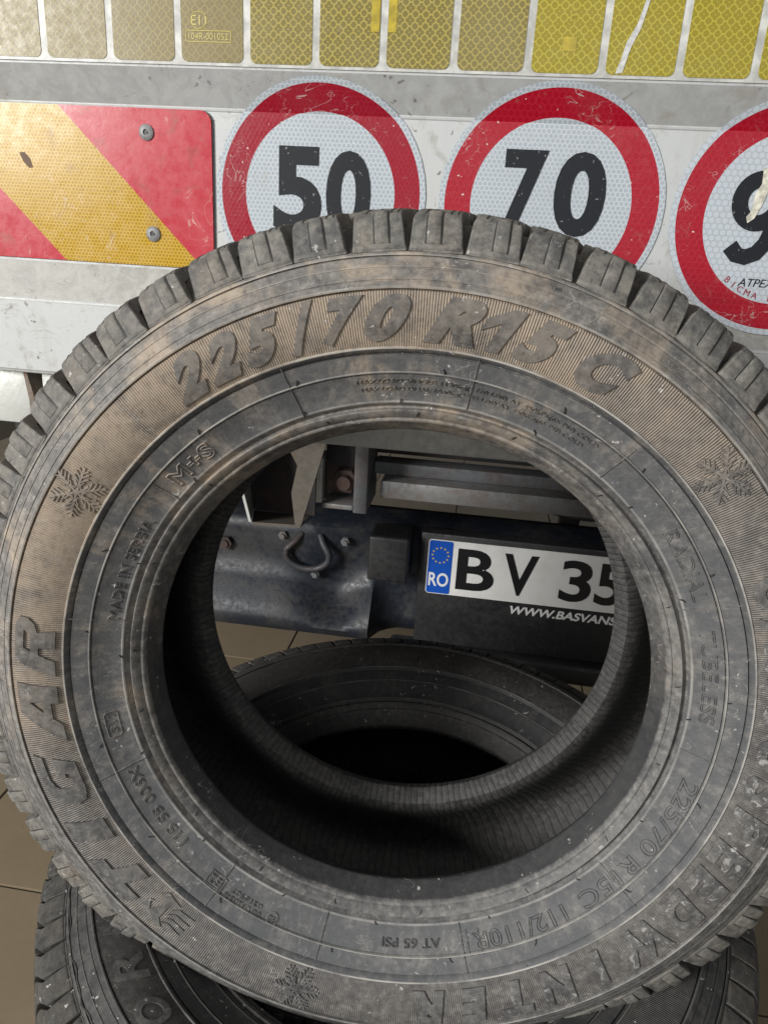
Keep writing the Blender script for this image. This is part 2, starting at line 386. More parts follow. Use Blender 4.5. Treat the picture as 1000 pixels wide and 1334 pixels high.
def poly_flat(polys):
    bm = bmesh.new()
    for p in polys:
        bm.faces.new([bm.verts.new((x, y, 0)) for x, y in p])
    bmesh.ops.triangulate(bm, faces=bm.faces); return bm
def snowflake_lines(r, rot=0.):
    A = []; L = []
    def pt(a, d, s=0.): return (d*math.cos(a)-s*math.sin(a), d*math.sin(a)+s*math.cos(a))
    for k in range(6):
        a = rot+k*PI/3
        A.append([pt(a, .0), pt(a, .30*r), pt(a, .62*r), pt(a, .96*r)])
        for d, l in ((.40, .30), (.58, .27), (.76, .20)):
            for sg in (-1, 1): L.append([pt(a, d*r), pt(a, (d+l*.72)*r, sg*l*.82*r)])
        b = a+PI/6
        L.append([pt(b, .46*r, -.10*r), pt(b, .28*r, -.10*r), pt(b, .20*r), pt(b, .28*r, .10*r), pt(b, .46*r, .10*r)])
    return A, L
def arc_line(R, p0, p1, Rb, n=24):
    return [((p-(p0+p1)/2)*Rb, R-Rb) for p in [p0+(p1-p0)*i/n for i in range(n+1)]]

ME = {}
def carcass(t, ms, mb, mbase, mliner):
    if not ME:
        ME['bead'] = lathe('bead', P_BEAD, 256, 40); ME['beadb'] = lathe('bead', mirror(P_BEAD), 256, 40, flip=True)
        ME['side'] = lathe('sidewall', P_SIDE, 288, 28); ME['sideb'] = lathe('sidewall', mirror(P_SIDE), 192, 34, flip=True)
        ME['base'] = lathe('tread_base', P_TREAD+mirror(P_TREAD)[::-1][1:], 192, 60)
        inner = [(.1990, -.0130), (.2060, -.0120), (.2160, -.0040), (.230, .0110), (.248, .030), (.266, .0410), (.284, .0430), (.300, .0280), (.310, .008), (.318, -.020), (.322, -.045), (.323, -.064)]
        ME['liner'] = lathe('inner_liner', inner+mirror(inner)[::-1][1:], 224, 60, flip=True)
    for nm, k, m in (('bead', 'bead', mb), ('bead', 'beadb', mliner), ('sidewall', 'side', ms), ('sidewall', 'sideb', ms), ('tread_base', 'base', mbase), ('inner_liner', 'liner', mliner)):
        me = ME[k]
        if me.materials and me.materials[0] != m: me = me.copy(); me.materials.clear()
        if not me.materials: me.materials.append(m)
        o = bpy.data.objects.new(nm, me); COL.objects.link(o); o.parent = t
def tread(t, N, lugs, ribs, mat, phase=0., rear=None):
    for me in lugs+ribs+(rear or []):
        if not me.materials: me.materials.append(mat); me.materials.append(M['hair'])
    p = 2*PI/N
    rnd = random.Random(3)
    for k in range(N):
        for set_, nm in ((lugs, 'shoulder_lug'), (rear or [], 'shoulder_lug')):
            if not set_: continue
            me = set_[rnd.randrange(len(set_))]
            o = bpy.data.objects.new(nm, me); COL.objects.link(o); o.parent = t; o.rotation_euler = (0, 0, -(phase+k*p+p*.035*math.sin(k*1.9+.7)))
        for me in ribs:
            o = bpy.data.objects.new('tread_block', me); COL.objects.link(o); o.parent = t; o.rotation_euler = (0, 0, -(phase+k*p+.02))

def orient(o, origin, n, spin=0.):
    n = Vector(n).normalized(); up = Vector((0, 0, 1)) if abs(n.z) < .9 else Vector((0, 1, 0))
    X = up.cross(n).normalized(); Y = n.cross(X)
    R = Matrix((X, Y, n)).transposed() @ Matrix.Rotation(spin, 3, 'Z')
    o.matrix_world = Matrix.Translation(Vector(origin)-n*HALF) @ R.to_4x4()

# ---- the tyre in front, standing
T1 = empty('tyre', (0, 0, 0), 'dusty worn tyre standing upright in front, marked 225/70 R 15 C and snowflakes', 'tyre', 'car tyres in the pile')
orient(T1, (-0.0419, 0.5004, H-0.3120), (0.0497, -0.9940, 0.0975))
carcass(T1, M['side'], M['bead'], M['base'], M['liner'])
N1 = 54; p1 = 2*PI/N1
lugs1 = [lug_mesh('shoulder_lug', p1, D(1.85), D(.25), D(.9*s), jit=j) for s, j in ((.6, 0.), (1., .09), (.8, -.08), (.3, .03), (1.2, -.03))]
rear1 = [lug_mesh('shoulder_lug', p1, D(1.85), D(.25), D(.6), back=True)]
ribs1 = [rib_mesh('tread_block', p1, -.0375, -.0610, .3432, .3447, .012), rib_mesh('tread_block', p1, -.0670, -.0905, .3447, .3432, -.012)]
tread(T1, N1, lugs1, ribs1, M['lug'], D(.6), rear1)

# big raised characters (clockwise angle of each)
ONE = [[(-.10, .50), (.22, .72), (.42, .72), (.42, 0), (.17, 0), (.17, .46), (-.10, .30)]]
def raised_poly(t, name, polys, phi, Rb, h, mat, w, shear, lift=.0010):
    bm = poly_flat(polys); fit(bm, w, h, shear); slice_bm(bm); raise_bm(bm, lift); wrap(bm, D(phi), Rb); return link(name, bm_mesh(bm, name, 30), mat, t)
for ch, a, w in (('2', -34.6, .0285), ('2', -28.9, .0285), ('5', -22.7, .0300), ('/', -16.9, .0215), ('7', -11.2, .0300), ('0', -5.1, .0300), ('R', 3.9, .0375), ('1', 10.4, .0255), ('5', 16.0, .0325), ('C', 25.4, .0345)):
    if ch == '1': raised_poly(T1, 'size_character', ONE, a, .2668, .0280, M['letter'], w, .42, .0012)
    else: raised_letter(T1, 'size_character', ch, a, .2668, .0285 if ch != '/' else .031, M['letter'], w, .42, .065, .0012)
GLY = {'T': [[(0, 1), (1, 1), (.92, .60), (.68, .60), (.32, .60), (-.08, .60)], [(.32, .60), (.68, .60), (.54, 0), (.18, 0)]],
       'I': [[(.28, 1), (1, 1), (.72, 0), (0, 0)]],
       'G': [[(.99, 1), (.45, 1), (.20, .90), (.05, .66), (.34, .60), (.40, .70), (.52, .78), (.94, .78)], [(.05, .66), (0, .35), (.06, .10), (.25, 0), (.40, .22), (.33, .34), (.34, .60)], [(.25, 0), (.80, 0), (.92, .52), (.56, .52), (.52, .34), (.62, .34), (.59, .22), (.40, .22)]],
       'A': [[(0, 0), (.32, 0), (.70, .72), (.62, 1), (.50, 1)], [(.62, 1), (1.0, 1), (1.0, 0), (.70, 0), (.70, .72)], [(.425, .20), (.70, .20), (.70, .40), (.53, .40)]],
       'R': [[(.20, 1), (.50, 1), (.28, 0), (-.02, 0)], [(.50, 1), (.84, 1), (.78, .78), (.452, .78)], [(.84, 1), (.98, .90), (1.0, .70), (.92, .52), (.78, .44), (.70, .60), (.78, .78)], [(.412, .60), (.70, .60), (.78, .44), (.60, .40), (.368, .40)], [(.60, .40), (.78, .44), (.86, 0), (.52, 0), (.50, .40)]]}
for ch, a, w in (('T', -129.9, .0470), ('I', -120.4, .0285), ('G', -110.0, .0480), ('A', -98.1, .0530), ('R', -86.6, .0480)):
    raised_poly(T1, 'brand_character', GLY[ch], a, .2662, .0262, M['letter'], w, .12, .0016)
for ch, a, w in (('C', 66.0, .022), ('A', 72.6, .024), ('R', 79.2, .022), ('G', 85.8, .023), ('O', 92.4, .023), ('S', 98.9, .022), ('P', 105.0, .023), ('E', 111.2, .021), ('E', 117.0, .021), ('D', 123.0, .022), ('W', 131.8, .034), ('I', 140.0, .0105), ('N', 147.8, .025), ('T', 155.6, .023), ('E', 162.6, .021), ('R', 170.2, .023)):
    raised_letter(T1, 'model_character', ch, a, .2660, .0255, M['letter'], w*1.15, .18, .055, .0016)
for a, R0, rot in ((-59.3, .2665, .2), (47.2, .2680, .35), (-166.5, .2672, .1), ):
    A, L = snowflake_lines(.0190, rot)
    bm = strokes_bm(A, .0024, .0010); add_bm(bm, strokes_bm(L, .0012, .0012)); wrap(bm, D(a), R0); link('snowflake_mark', bm_mesh(bm, 'snowflake_mark', 30), M['small'], T1)
# running-cat emblem: claw strokes, body and tail as raised patches
cat = []
for k in range(4):
    y = -.009+k*.0052
    cat.append([(-.021+k*.001, y+.001), (-.006, y+.0035-.001*k), (.000, y+.0045-.0012*k), (-.005, y+.0010-.0008*k)])
cat.append([(-.004, -.010), (.004, -.004), (.004, .006), (-.003, .012), (.003, .0135), (.010, .008), (.0105, .001), (.009, -.005), (.016, -.009), (.011, -.0125), (.003, -.011)])
cat.append([(.0105, .001), (.014, .0055), (.0175, .0045), (.018, .000), (.016, -.002), (.0195, -.001), (.0215, .003), (.0195, .008), (.014, .0092), (.010, .008)])
bm = poly_flat(cat); slice_bm(bm); raise_bm(bm, .0009); wrap(bm, D(-140.6), .2640); link('cat_emblem', bm_mesh(bm, 'cat_emblem', 30), M['letter'], T1)
# inner band lettering
outline_word(T1, 'mud_snow_marking', 'M+S', -49.6, -39.6, .2222, .0115, M['small'], .030, .02)
outline_word(T1, 'origin_marking', 'MADE IN SERBIA', -81.0, -58.6, .2192, .0066, M['small'], .017)
outline_word(T1, 'date_code', '1317', -106.4, -100.6, .2237, .0048, M['small'], .04)
outline_word(T1, 'mould_number', '115 55 006X', -133.4, -113.6, .2222, .0072, M['small'], .026)
outline_word(T1, 'approval_marking', 'E2', -145.2, -142.2, .2266, .0058, M['small'], .04)
outline_word(T1, 'approval_number', '00 09203-S', -155.2, -146.4, .2300, .0034, M['small'], .05)
outline_word(T1, 'approval_number', '0216507', -154.8, -147.4, .2252, .0034, M['small'], .05)
outline_word(T1, 'approval_marking', 'E2', -158.6, -156.8, .2288, .0034, M['small'], .05)
outline_word(T1, 'pressure_marking', 'AT 65 PSI', 167.0, 179.2, .2235, .0062, M['small'], .024)
outline_word(T1, 'size_marking', '225/70 R15C', 102.4, 136.6, .2250, .0108, M['small'], .019, .008)
outline_word(T1, 'load_marking', '112/110R', 140.2, 160.4, .2252, .0108, M['small'], .021, .008)
outline_word(T1, 'radial_marking', 'RADIAL', 51.6, 66.2, .2232, .0092, M['small'], .017, .0)
outline_word(T1, 'tubeless_marking', 'TUBELESS', 71.6, 90.4, .2225, .0092, M['small'], .017, .0)
outline_word(T1, 'load_limit_text', 'MAX.LOAD SINGLE 1120kg(2470 LBS) AT 450kPa(65 PSI) COLD', -10.8, 32.0, .2262, .0037, M['small'], .026)
outline_word(T1, 'load_limit_text', 'MAX.LOAD DUAL 1060kg(2335 LBS) AT 450kPa(65 PSI) COLD', -10.2, 30.0, .2208, .0037, M['small'], .026)
outline_word(T1, 'tread_text', 'TWI', 14.6, 16.0, .3000, .0030, M['small'], .06)
lines = [[(-.0105, -.0026), (-.0105, .0026), (-.0088, .0043), (.0088, .0043), (.0105, .0026), (.0105, -.0026), (.0088, -.0043), (-.0088, -.0043), (-.0105, -.0026)]]
strokes(T1, 'date_frame', lines, -103.5, .2237, .0008, .0007, M['small'])
strokes(T1, 'approval_frame', [[(-.0075, -.0044), (.0075, -.0044), (.0075, .0044), (-.0075, .0044), (-.0075, -.0044)]], -143.7, .2266, .0008, .0007, M['small'])
strokes(T1, 'approval_ring', [[(.0042*math.cos(q*PI/8), .0042*math.sin(q*PI/8)) for q in range(17)]], -157.7, .2288, .0008, .0007, M['small'])
strokes(T1, 'load_frame', [[(-.005, -.0082), (-.005, .0082), (.005, .0082), (.005, -.0082)]], 160.2, .2252, .0007, .0006, M['small'])
# mould parting lines across the band and the vent hairs beside them
ml = bmesh.new(); hr = bmesh.new()
def add(dst, src):
    me = bpy.data.meshes.new('tmp'); src.to_mesh(me); dst.from_mesh(me); bpy.data.meshes.remove(me); src.free()
for a, r0, r1 in ((-21.8, .2116, .2468), (8.6, .2116, .2468), (36.4, .2116, .2400), (-52.0, .2116, .2310), (-81.2, .2116, .2468), (-113.0, .2116, .2440), (-144.9, .2116, .2440), (-168.4, .2116, .2440), (162.6, .2116, .2440), (128.3, .2116, .2468), (97.2, .2116, .2468), (67.4, .2116, .2468)):
    b = strokes_bm([[(0, r0-.2300), (0, r1-.2300)]], .0007, .0007); wrap(b, D(a), .2300); add(ml, b)
rh = random.Random(11)
for ring, n, ln in ((.2022, 17, .0022), (.2112, 16, .0024), (.2330, 17, .0030), (.2466, 7, .0026), (.2860, 3, .002)):
    for k in range(n):
        a = 360*k/n+rh.uniform(-4, 4); s = rh.choice((-1, 1))*rh.uniform(.3, 1); l = ln*rh.uniform(.6, 1.25)
        b = strokes_bm([[(0, 0), (s*l*.35, l*.6), (s*l*.9, l)]], .0006, .0010); wrap(b, D(a), ring); add(hr, b)
o = link('mould_lines', bm_mesh(ml, 'mould_lines', 30), M['small'], T1); o['kind'] = 'stuff'
o = link('vent_hairs', bm_mesh(hr, 'vent_hairs', 30), M['hair'], T1); o['kind'] = 'stuff'

# ---- the tyre lying below, and the one that carries it
N2 = 84; p2 = 2*PI/N2
lugs2 = [lug_mesh('shoulder_lug', p2, D(1.0), D(.2), D(5.5), jit=j, tab=False) for j in (0., .06)]
rear2 = [lug_mesh('shoulder_lug', p2, D(1.0), D(.2), D(5.5), back=True, tab=False)]
ribs2 = [rib_mesh('tread_block', p2, -.0360, -.0610, .3428, .3447, .03, .010), rib_mesh('tread_block', p2, -.0670, -.0920, .3447, .3428, .03, .010)]
T2 = empty('tyre', (0, 0, 0), 'dark tyre lying flat under the standing tyre, the letters ORM showing at its left', 'tyre', 'car tyres in the pile')
n2 = (.0, -.110, .9940)
orient(T2, (-0.0396, 0.5920, H-0.5850), n2)
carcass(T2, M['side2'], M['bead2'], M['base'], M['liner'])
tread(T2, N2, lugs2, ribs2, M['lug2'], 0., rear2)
for ch, a in zip('KORMORAN', (-152.4, -143.0, -134.0, -124.4, -114.4, -105., -96., -87.)):
    raised_letter(T2, 'brand_character', ch, a, .2665, .0240, M['letter2'], .026, .2, .03)
cr = [((a-math.radians(-125.))*.302, .0010*math.sin(a*37)+.0006*math.sin(a*91+1)+.0012) for a in [math.radians(-165.+80.*k/90) for k in range(91)]]
strokes(T2, 'sidewall_crack', [cr], -125., .302, .0016, .0012, M['hair'])
T3 = empty('tyre', (0, 0, 0), 'lowest tyre of the pile, lying flat on the brown floor tiles', 'tyre', 'car tyres in the pile')
orient(T3, (-0.05, 0.605, .168+.017), (.0, .0, 1.))
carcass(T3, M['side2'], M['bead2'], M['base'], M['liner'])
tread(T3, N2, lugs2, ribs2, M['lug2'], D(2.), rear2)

# ------------------------------------------------------------------ the truck behind
TR = empty('truck', (0, .74, 0), 'white flatbed truck tail with speed limit stickers, chevron board and number plate', 'truck')
def tz(z): return H+z
def painted(name, dustup=.0, base=(.50, .515, .515)):
    t = NT(name); p = t.pos(); g = t.node('ShaderNodeNewGeometry')
    x = t.sep(p)
    n1 = t.noise(p, 7., 5, .6, .4); n2 = t.noise(p, 55., 6, .7, .6); n3 = t.noise(p, 260., 3, .6)
    st = t.noise(t.vm('MULTIPLY', p, (60., 60., 6.)), 1.0, 4, .6)
    nz = t.sep(g.outputs['Normal'])[2]
    c = t.mix(t.ramp(n1, .35, .7, .0, .28), base, (.50, .50, .47))
    c = t.mix(t.ramp(st, .50, .75, .0, .38), c, (.36, .345, .31))
    c = t.mix(t.math('MULTIPLY', t.ramp(n2, .60, .72), .55), c, (.33, .31, .27))
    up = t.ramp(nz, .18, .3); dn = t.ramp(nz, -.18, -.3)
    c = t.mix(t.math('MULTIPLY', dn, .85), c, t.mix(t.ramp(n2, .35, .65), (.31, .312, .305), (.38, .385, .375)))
    dust = t.mix(t.ramp(n2, .35, .65), (.26, .255, .225), (.40, .395, .36))
    c = t.mix(t.math('MULTIPLY', up, .9), c, dust)
    chip = t.math('MULTIPLY', t.ramp(t.noise(p, 120., 3, .5, .5), .66, .69), t.ramp(n1, .4, .55))
    c = t.mix(t.math('MULTIPLY', chip, .8), c, (.12, .11, .10))
    sn = t.noise(t.vm('MULTIPLY', p, (1., 1., 2.2)), 16., 3, .5, 2.0)
    sc = t.math('MULTIPLY', t.ramp(t.math('ABSOLUTE', t.math('SUBTRACT', sn, .5)), .006, .002), t.ramp(t.noise(p, 9., 3, .6), .50, .62))
    c = t.mix(t.math('MULTIPLY', sc, .6), c, (.20, .19, .17))
    smu = t.ramp(t.noise(p, 28., 5, .65, 1.2), .54, .70, 0., .62)
    c = t.mix(smu, c, (.30, .285, .25))
    return t.out(c, t.ramp(n2, .3, .7, .34, .55), t.bump(t.math('ADD', n3, t.math('MULTIPLY', n2, 2.)), .18, .0006), spec=.4)
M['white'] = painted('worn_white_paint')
prof_tb = [(.735, .330), (.726, .330), (.726, .1413), (.74, .1088), (.74, -.0335), (.726, -.0726), (.726, -.1462), (.7275, -.1484), (.742, -.1484), (.742, -.1400), (.760, -.1400), (.760, .330)]
V = []; F = []; xs = [-1.45, 1.25]; m = len(prof_tb)
for x in xs:
    for (y, z) in prof_tb: V.append((x, y, tz(z)))
for i in range(m): F.append((i, (i+1) % m, m+(i+1) % m, m+i))
F.append(tuple(range(m))); F.append(tuple(range(m, 2*m)))
bm = bmesh.new(); bm.from_mesh(mesh('tailboard', V, F))
ed = [e for e in bm.edges if abs(e.verts[0].co.x-e.verts[1].co.x) > 1]
bmesh.ops.bevel(bm, geom=ed, offset=.0018, segments=3, affect='EDGES')
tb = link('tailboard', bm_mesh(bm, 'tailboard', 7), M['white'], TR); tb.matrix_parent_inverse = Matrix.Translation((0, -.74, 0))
def under(o): o.matrix_parent_inverse = Matrix.Translation((0, -.74, 0)); return o
def sub(o, p): o.parent = p; o.matrix_parent_inverse = Matrix.Identity(4); return o

# --- reflective tape: one tile after the other
def tape_mat(name, film, line, dust, dustc):
    t = NT(name); o = t.pos(); x = t.sep(o)
    def cell(v): return t.math('ABSOLUTE', t.math('SUBTRACT', t.math('FRACT', t.math('ADD', t.math('MULTIPLY', v, 1/.0088), 40.)), .5))
    ax = cell(x[0]); az = cell(x[2])
    def dist(px, pz):
        a = t.math('SUBTRACT', ax, px); b = t.math('SUBTRACT', az, pz)
        return t.math('SQRT', t.math('ADD', t.math('MULTIPLY', a, a), t.math('MULTIPLY', b, b)))
    e = t.math('ABSOLUTE', t.math('SUBTRACT', t.math('MINIMUM', dist(.25, 0.), dist(0., .25)), .247))
    ln = t.ramp(e, .075, .025)
    n1 = t.noise(o, 18., 4, .6); n2 = t.noise(o, 150., 4, .7)
    c = t.mix(ln, film, line)
    c = t.mix(t.math('MULTIPLY', t.ramp(n1, .30, .72), dust), c, dustc)
    c = t.mix(t.ramp(n2, .64, .72, 0., .45), c, dustc)
    c = t.mix(t.ramp(t.noise(o, 330., 2, .5), .72, .76, 0., .8), c, (.05, .045, .03))
    return t.out(c, t.ramp(n2, .3, .7, .28, .42), t.bump(t.math('ADD', ln, n2), .08, .0003), spec=.35)
M['tapeA'] = tape_mat('tape_dust_glare_beige', (.185, .145, .052), (.28, .225, .075), .45, (.25, .205, .105))  # left tiles: dust and glare both put into this washed-out film colour
M['tapeB'] = tape_mat('tape_olive_yellow', (.185, .148, .030), (.42, .34, .07), .30, (.27, .235, .13))
M['tapeC'] = tape_mat('tape_bright_yellow', (.270, .220, .008), (.44, .37, .04), .12, (.34, .29, .13))
def rounded_rect(x0, x1, z0, z1, r, n=5):
    pts = []
    for cx, cz, a0 in ((x1-r, z1-r, 0), (x0+r, z1-r, 90), (x0+r, z0+r, 180), (x1-r, z0+r, 270)):
        for k in range(n+1): pts.append((cx+r*math.cos(D(a0+90*k/n)), cz+r*math.sin(D(a0+90*k/n))))
    return pts
gaps = [-.5526, -.4893, -.4262, -.3627, -.2986, -.2354, -.1735, -.1144, -.0532, .0092, .0706, .1329, .1924, .2538, .3158, .3777]
tapes = []
bk = under(prism('tape_backing', [(-.6295, .7259, tz(.1417)), (.4569, .7259, tz(.1417)), (.4569, .7259, tz(.2178)), (-.6295, .7259, tz(.2178))], (0, -.0006, 0), simple('tape_white_border', (.50, .50, .47), .4, var=.25, scale=70.), TR))
for i, (a, b) in enumerate(zip(gaps, gaps[1:])):
    z0 = .1442; mt = M['tapeA'] if i < 5 else M['tapeB'] if i < 9 else M['tapeC']
    pts = rounded_rect(a+.0033, b-.0033, tz(z0), tz(z0+.0695), .0055)
    tapes.append(under(prism('reflector_tile', [(x, .7253, z) for x, z in pts], (0, -.0005, 0), mt, TR)))
def flat_text(name, s, cx, cz, h, mat, parent, Y, w=None, offset=0., shear=0., outline=0., rot=0., hgt=.0003):
    bm = text_flat(s, offset, outline); fit(bm, w, h, shear)
    if not outline:
        for v in bm.verts: v.co.z = hgt
    c, s_ = math.cos(rot), math.sin(rot)
    for v in bm.verts: v.co = (cx+v.co.x*c-v.co.y*s_, Y-v.co.z, tz(cz)+v.co.x*s_+v.co.y*c)
    o = link(name, bm_mesh(bm, name, 40, recalc=False), mat, parent); return o
M['tapeline'] = simple('tape_print_yellow', (.52, .44, .12), .4)
M['tapegold'] = simple('tape_print_gold', (.42, .32, .02), .35, var=.25, scale=90.)
under(flat_text('approval_print', 'E11', -.2787, .1762, .0075, M['tapeline'], TR, .7246, hgt=.0002))
under(flat_text('approval_number_print', '104R-001052', -.2701, .1640, .0050, M['tapeline'], TR, .7246, w=.036, hgt=.0002))
for nm, cx, cz, w_, h_ in (('print_frame', -.2701, .1640, .041, .0085),):
    fr = [(cx-w_/2, cz-h_/2), (cx+w_/2, cz-h_/2), (cx+w_/2, cz+h_/2), (cx-w_/2, cz+h_/2), (cx-w_/2, cz-h_/2)]
    bm = strokes_bm([fr], .0006, .0002)
    for v in bm.verts: v.co = (v.co.x, .7246-max(0, v.co.z), tz(v.co.y))
    under(link(nm, bm_mesh(bm, nm), M['tapeline'], TR))
bm = strokes_bm([[(-.2787+.0075*math.cos(k*PI/12), .1762+.0065*math.sin(k*PI/12)) for k in range(25)]], .0006, .0002)
for v in bm.verts: v.co = (v.co.x, .7246-max(0, v.co.z), tz(v.co.y))
under(link('print_ring', bm_mesh(bm, 'print_ring'), M['tapeline'], TR))
under(flat_text('approval_print', 'E', .0426, .1858, .0080, M['tapegold'], TR, .7246, hgt=.0002))
under(prism('print_square', [(.0366, .7246, tz(.1604)), (.0477, .7246, tz(.1604)), (.0477, .7246, tz(.1706)), (.0366, .7246, tz(.1706))], (0, -.0002, 0), M['tapegold'], TR))
under(prism('print_square', [(-.1254, .7246, tz(.1706)), (-.1181, .7246, tz(.1706)), (-.1181, .7246, tz(.1950)), (-.1254, .7246, tz(.1950))], (0, -.0002, 0), M['tapegold'], TR))
under(prism('print_square', [(-.1107, .7246, tz(.1706)), (-.1036, .7246, tz(.1706)), (-.1036, .7246, tz(.1950)), (-.1107, .7246, tz(.1950))], (0, -.0002, 0), M['tapegold'], TR))
# a scraped patch on the tape
bare = simple('bare_scraped_metal', (.55, .55, .53), .4, var=.2, scale=300.)
under(prism('scrape_mark', [(.0822, .7246, tz(.1452)), (.0878, .7246, tz(.1457)), (.0919, .7246, tz(.1640)), (.0980, .7246, tz(.1787)), (.1026, .7246, tz(.2016)), (.0995, .7246, tz(.2016)), (.0944, .7246, tz(.1807)), (.0878, .7246, tz(.1675)), (.0853, .7246, tz(.1554))], (0, -.0002, 0), bare, TR))

# --- chevron board
def chevron():
    t = NT('chevron_red_yellow'); o = t.pos(); x = t.sep(o)
    z = t.math('SUBTRACT', x[2], H); k = t.math('ADD', x[0], z)
    ph = t.math('FRACT', t.math('DIVIDE', t.math('ADD', k, .461+.288*4), .288))
    yel = t.math('LESS_THAN', ph, .5)
    hx = hexgrid(t, x[0], z, .0036)
    ln = t.ramp(hx, .36, .42)
    n1 = t.noise(o, 12., 5, .6); n2 = t.noise(o, 90., 5, .7); n3 = t.noise(o, 420., 2, .5)
    y = t.mix(ln, (.36, .200, .008), (.56, .37, .035))
    r = t.mix(t.math('MULTIPLY', ln, .25), (.43, .022, .040), (.50, .05, .065))
    r = t.mix(t.ramp(n1, .3, .75), r, (.47, .050, .065))
    c = t.mix(yel, r, y)
    # the yellow film is paler towards the outer top corner
    paler = t.ramp(t.math('ADD', t.math('SUBTRACT', t.math('MULTIPLY', z, 6.), t.math('MULTIPLY', t.math('ADD', x[0], .43), 3.)), t.math('MULTIPLY', n1, 1.0)), .75, 1.5, 0., .22)
    c = t.mix(t.math('MULTIPLY', paler, yel), c, (.50, .33, .10))
    c = t.mix(t.ramp(n3, .70, .75, 0., .7), c, (.16, .08, .06))
    gr = t.math('MULTIPLY', t.ramp(t.noise(o, 34., 5, .7, .8), .55, .70), .35)
    c = t.mix(gr, c, (.20, .12, .07))
    sn = t.noise(t.vm('MULTIPLY', o, (1.4, 1., 1.)), 22., 3, .5, 1.6)
    c = t.mix(t.math('MULTIPLY', t.math('MULTIPLY', t.ramp(t.math('ABSOLUTE', t.math('SUBTRACT', sn, .5)), .007, .002), t.ramp(n1, .5, .62)), .5), c, (.62, .50, .42))
    c = t.mix(t.ramp(n2, .66, .72, 0., .35), c, (.62, .45, .40))
    return t.out(c, t.ramp(n2, .3, .7, .20, .34), t.bump(t.math('ADD', t.math('MULTIPLY', n2, .6), t.math('MULTIPLY', n1, 2.)), .16, .0010), spec=.36)
M['chev'] = chevron(); M['darkedge'] = simple('dark_board_edge', (.03, .03, .03), .5); M['rivet'] = simple('grey_rivet', (.22, .22, .22), .5, .1, var=.2, scale=200.)
pts = [(-.80, -.0322), (-.2740, -.0322)] + [(-.2740-.011+.011*math.cos(D(a)), .1078-.011+.011*math.sin(D(a))) for a in (0, 18, 36, 54, 72, 90)] + [(-.80, .1078)]
board = under(prism('chevron_board', [(x, .7392, tz(z)) for x, z in pts], (0, -.0020, 0), M['chev'], TR))
sub(prism('board_edge', [(x+.0014, .7396, tz(z)) for x, z in pts], (0, -.0012, 0), M['darkedge'], TR), board)
def rivet(cx, cz, r=.0072):
    V = []; F = []; ring = [(r, 0), (r, -.0012), (r*.8, -.0022), (r*.38, -.0024), (r*.34, -.0010), (0.0004, -.0010)]; n = 20
    for k in range(n):
        a = 2*PI*k/n
        for (q, y) in ring: V.append((cx+q*math.cos(a), .7372+y, tz(cz)+q*math.sin(a)))
    m = len(ring)
    for k in range(n):
        for i in range(m-1): F.append((k*m+i, k*m+i+1, ((k+1) % n)*m+i+1, ((k+1) % n)*m+i))
    sub(link('rivet', mesh('rivet', V, F, 40), M['rivet'], TR), board)
    sub(prism('rivet_core', [(cx+r*.24*math.cos(k*PI/5), .7362, tz(cz)+r*.24*math.sin(k*PI/5)) for k in range(10)], (0, -.0006, 0), M['darkedge'], TR), board)
rivet(-.3375, .0872); rivet(-.3352, -.0025)
hole = simple('torn_hole', (.10, .05, .02), .6)
sub(prism('torn_hole', [(-.4690, .7373, tz(.0650)), (-.4635, .7373, tz(.0655)), (-.4580, .7373, tz(.0600)), (-.4560, .7373, tz(.0520)), (-.4600, .7373, tz(.0515)), (-.4655, .7373, tz(.0570))], (0, -.0003, 0), hole, TR), board)

# --- round speed stickers, folded over the upper ledge
CREASE = .1088; SL = math.atan2(.014, .0325)
LOW = -.0335; SL2 = math.atan2(.014, .0391)
def on_tail(x, s, eps):     # s: distance up the sheet measured from z = 0
    if s > CREASE:
        q = s-CREASE; return (x, .74-q*math.sin(SL)-eps*math.cos(SL), tz(CREASE+q*math.cos(SL)-eps*math.sin(SL)))
    if s < LOW:
        q = LOW-s; return (x, .74-q*math.sin(SL2)-eps*math.cos(SL2), tz(LOW-q*math.cos(SL2)+eps*math.sin(SL2)))
    return (x, .74-eps, tz(s))
def film(name, col, line, cell, lw=.40, worn=.0):
    t = NT(name); o = t.pos(); x = t.sep(o)
    hx = hexgrid(t, x[0], x[2], cell); ln = t.ramp(hx, lw-.05, lw+.03)
    n1 = t.noise(o, 16., 5, .6); n2 = t.noise(o, 160., 4, .65)
    c = t.mix(ln, col, line)
    c = t.mix(t.ramp(n1, .4, .8, 0., .30), c, tuple(v*.70+.05 for v in col))
    sn = t.noise(t.vm('MULTIPLY', o, (1., 1., 1.5)), 24., 3, .5, 1.8)
    c = t.mix(t.math('MULTIPLY', t.math('MULTIPLY', t.ramp(t.math('ABSOLUTE', t.math('SUBTRACT', sn, .5)), .006, .002), t.ramp(n1, .48, .60)), .5), c, (.60, .58, .55))
    c = t.mix(t.math('MULTIPLY', t.ramp(t.noise(o, 60., 5, .7, .8), .58, .72), .30), c, (.30, .27, .23))
    c = t.mix(t.ramp(t.noise(o, 240., 2, .5), .735, .765, 0., .75), c, (.72, .72, .70))
    return t.out(c, t.ramp(n2, .3, .7, .28, .42), t.bump(t.math('ADD', ln, n2), .12, .0004), spec=.28)
M['fw'] = film('film_white_hex', (.36, .405, .45), (.52, .56, .58), .0043)
M['fr'] = film('film_red_hex', (.27, .003, .016), (.31, .008, .024), .0043)
M['fr2'] = film('film_bright_red_hex', (.34, .003, .016), (.38, .009, .025), .0056)
M['fw2'] = film('film_bright_white_hex', (.49, .54, .59), (.40, .43, .46), .0056)
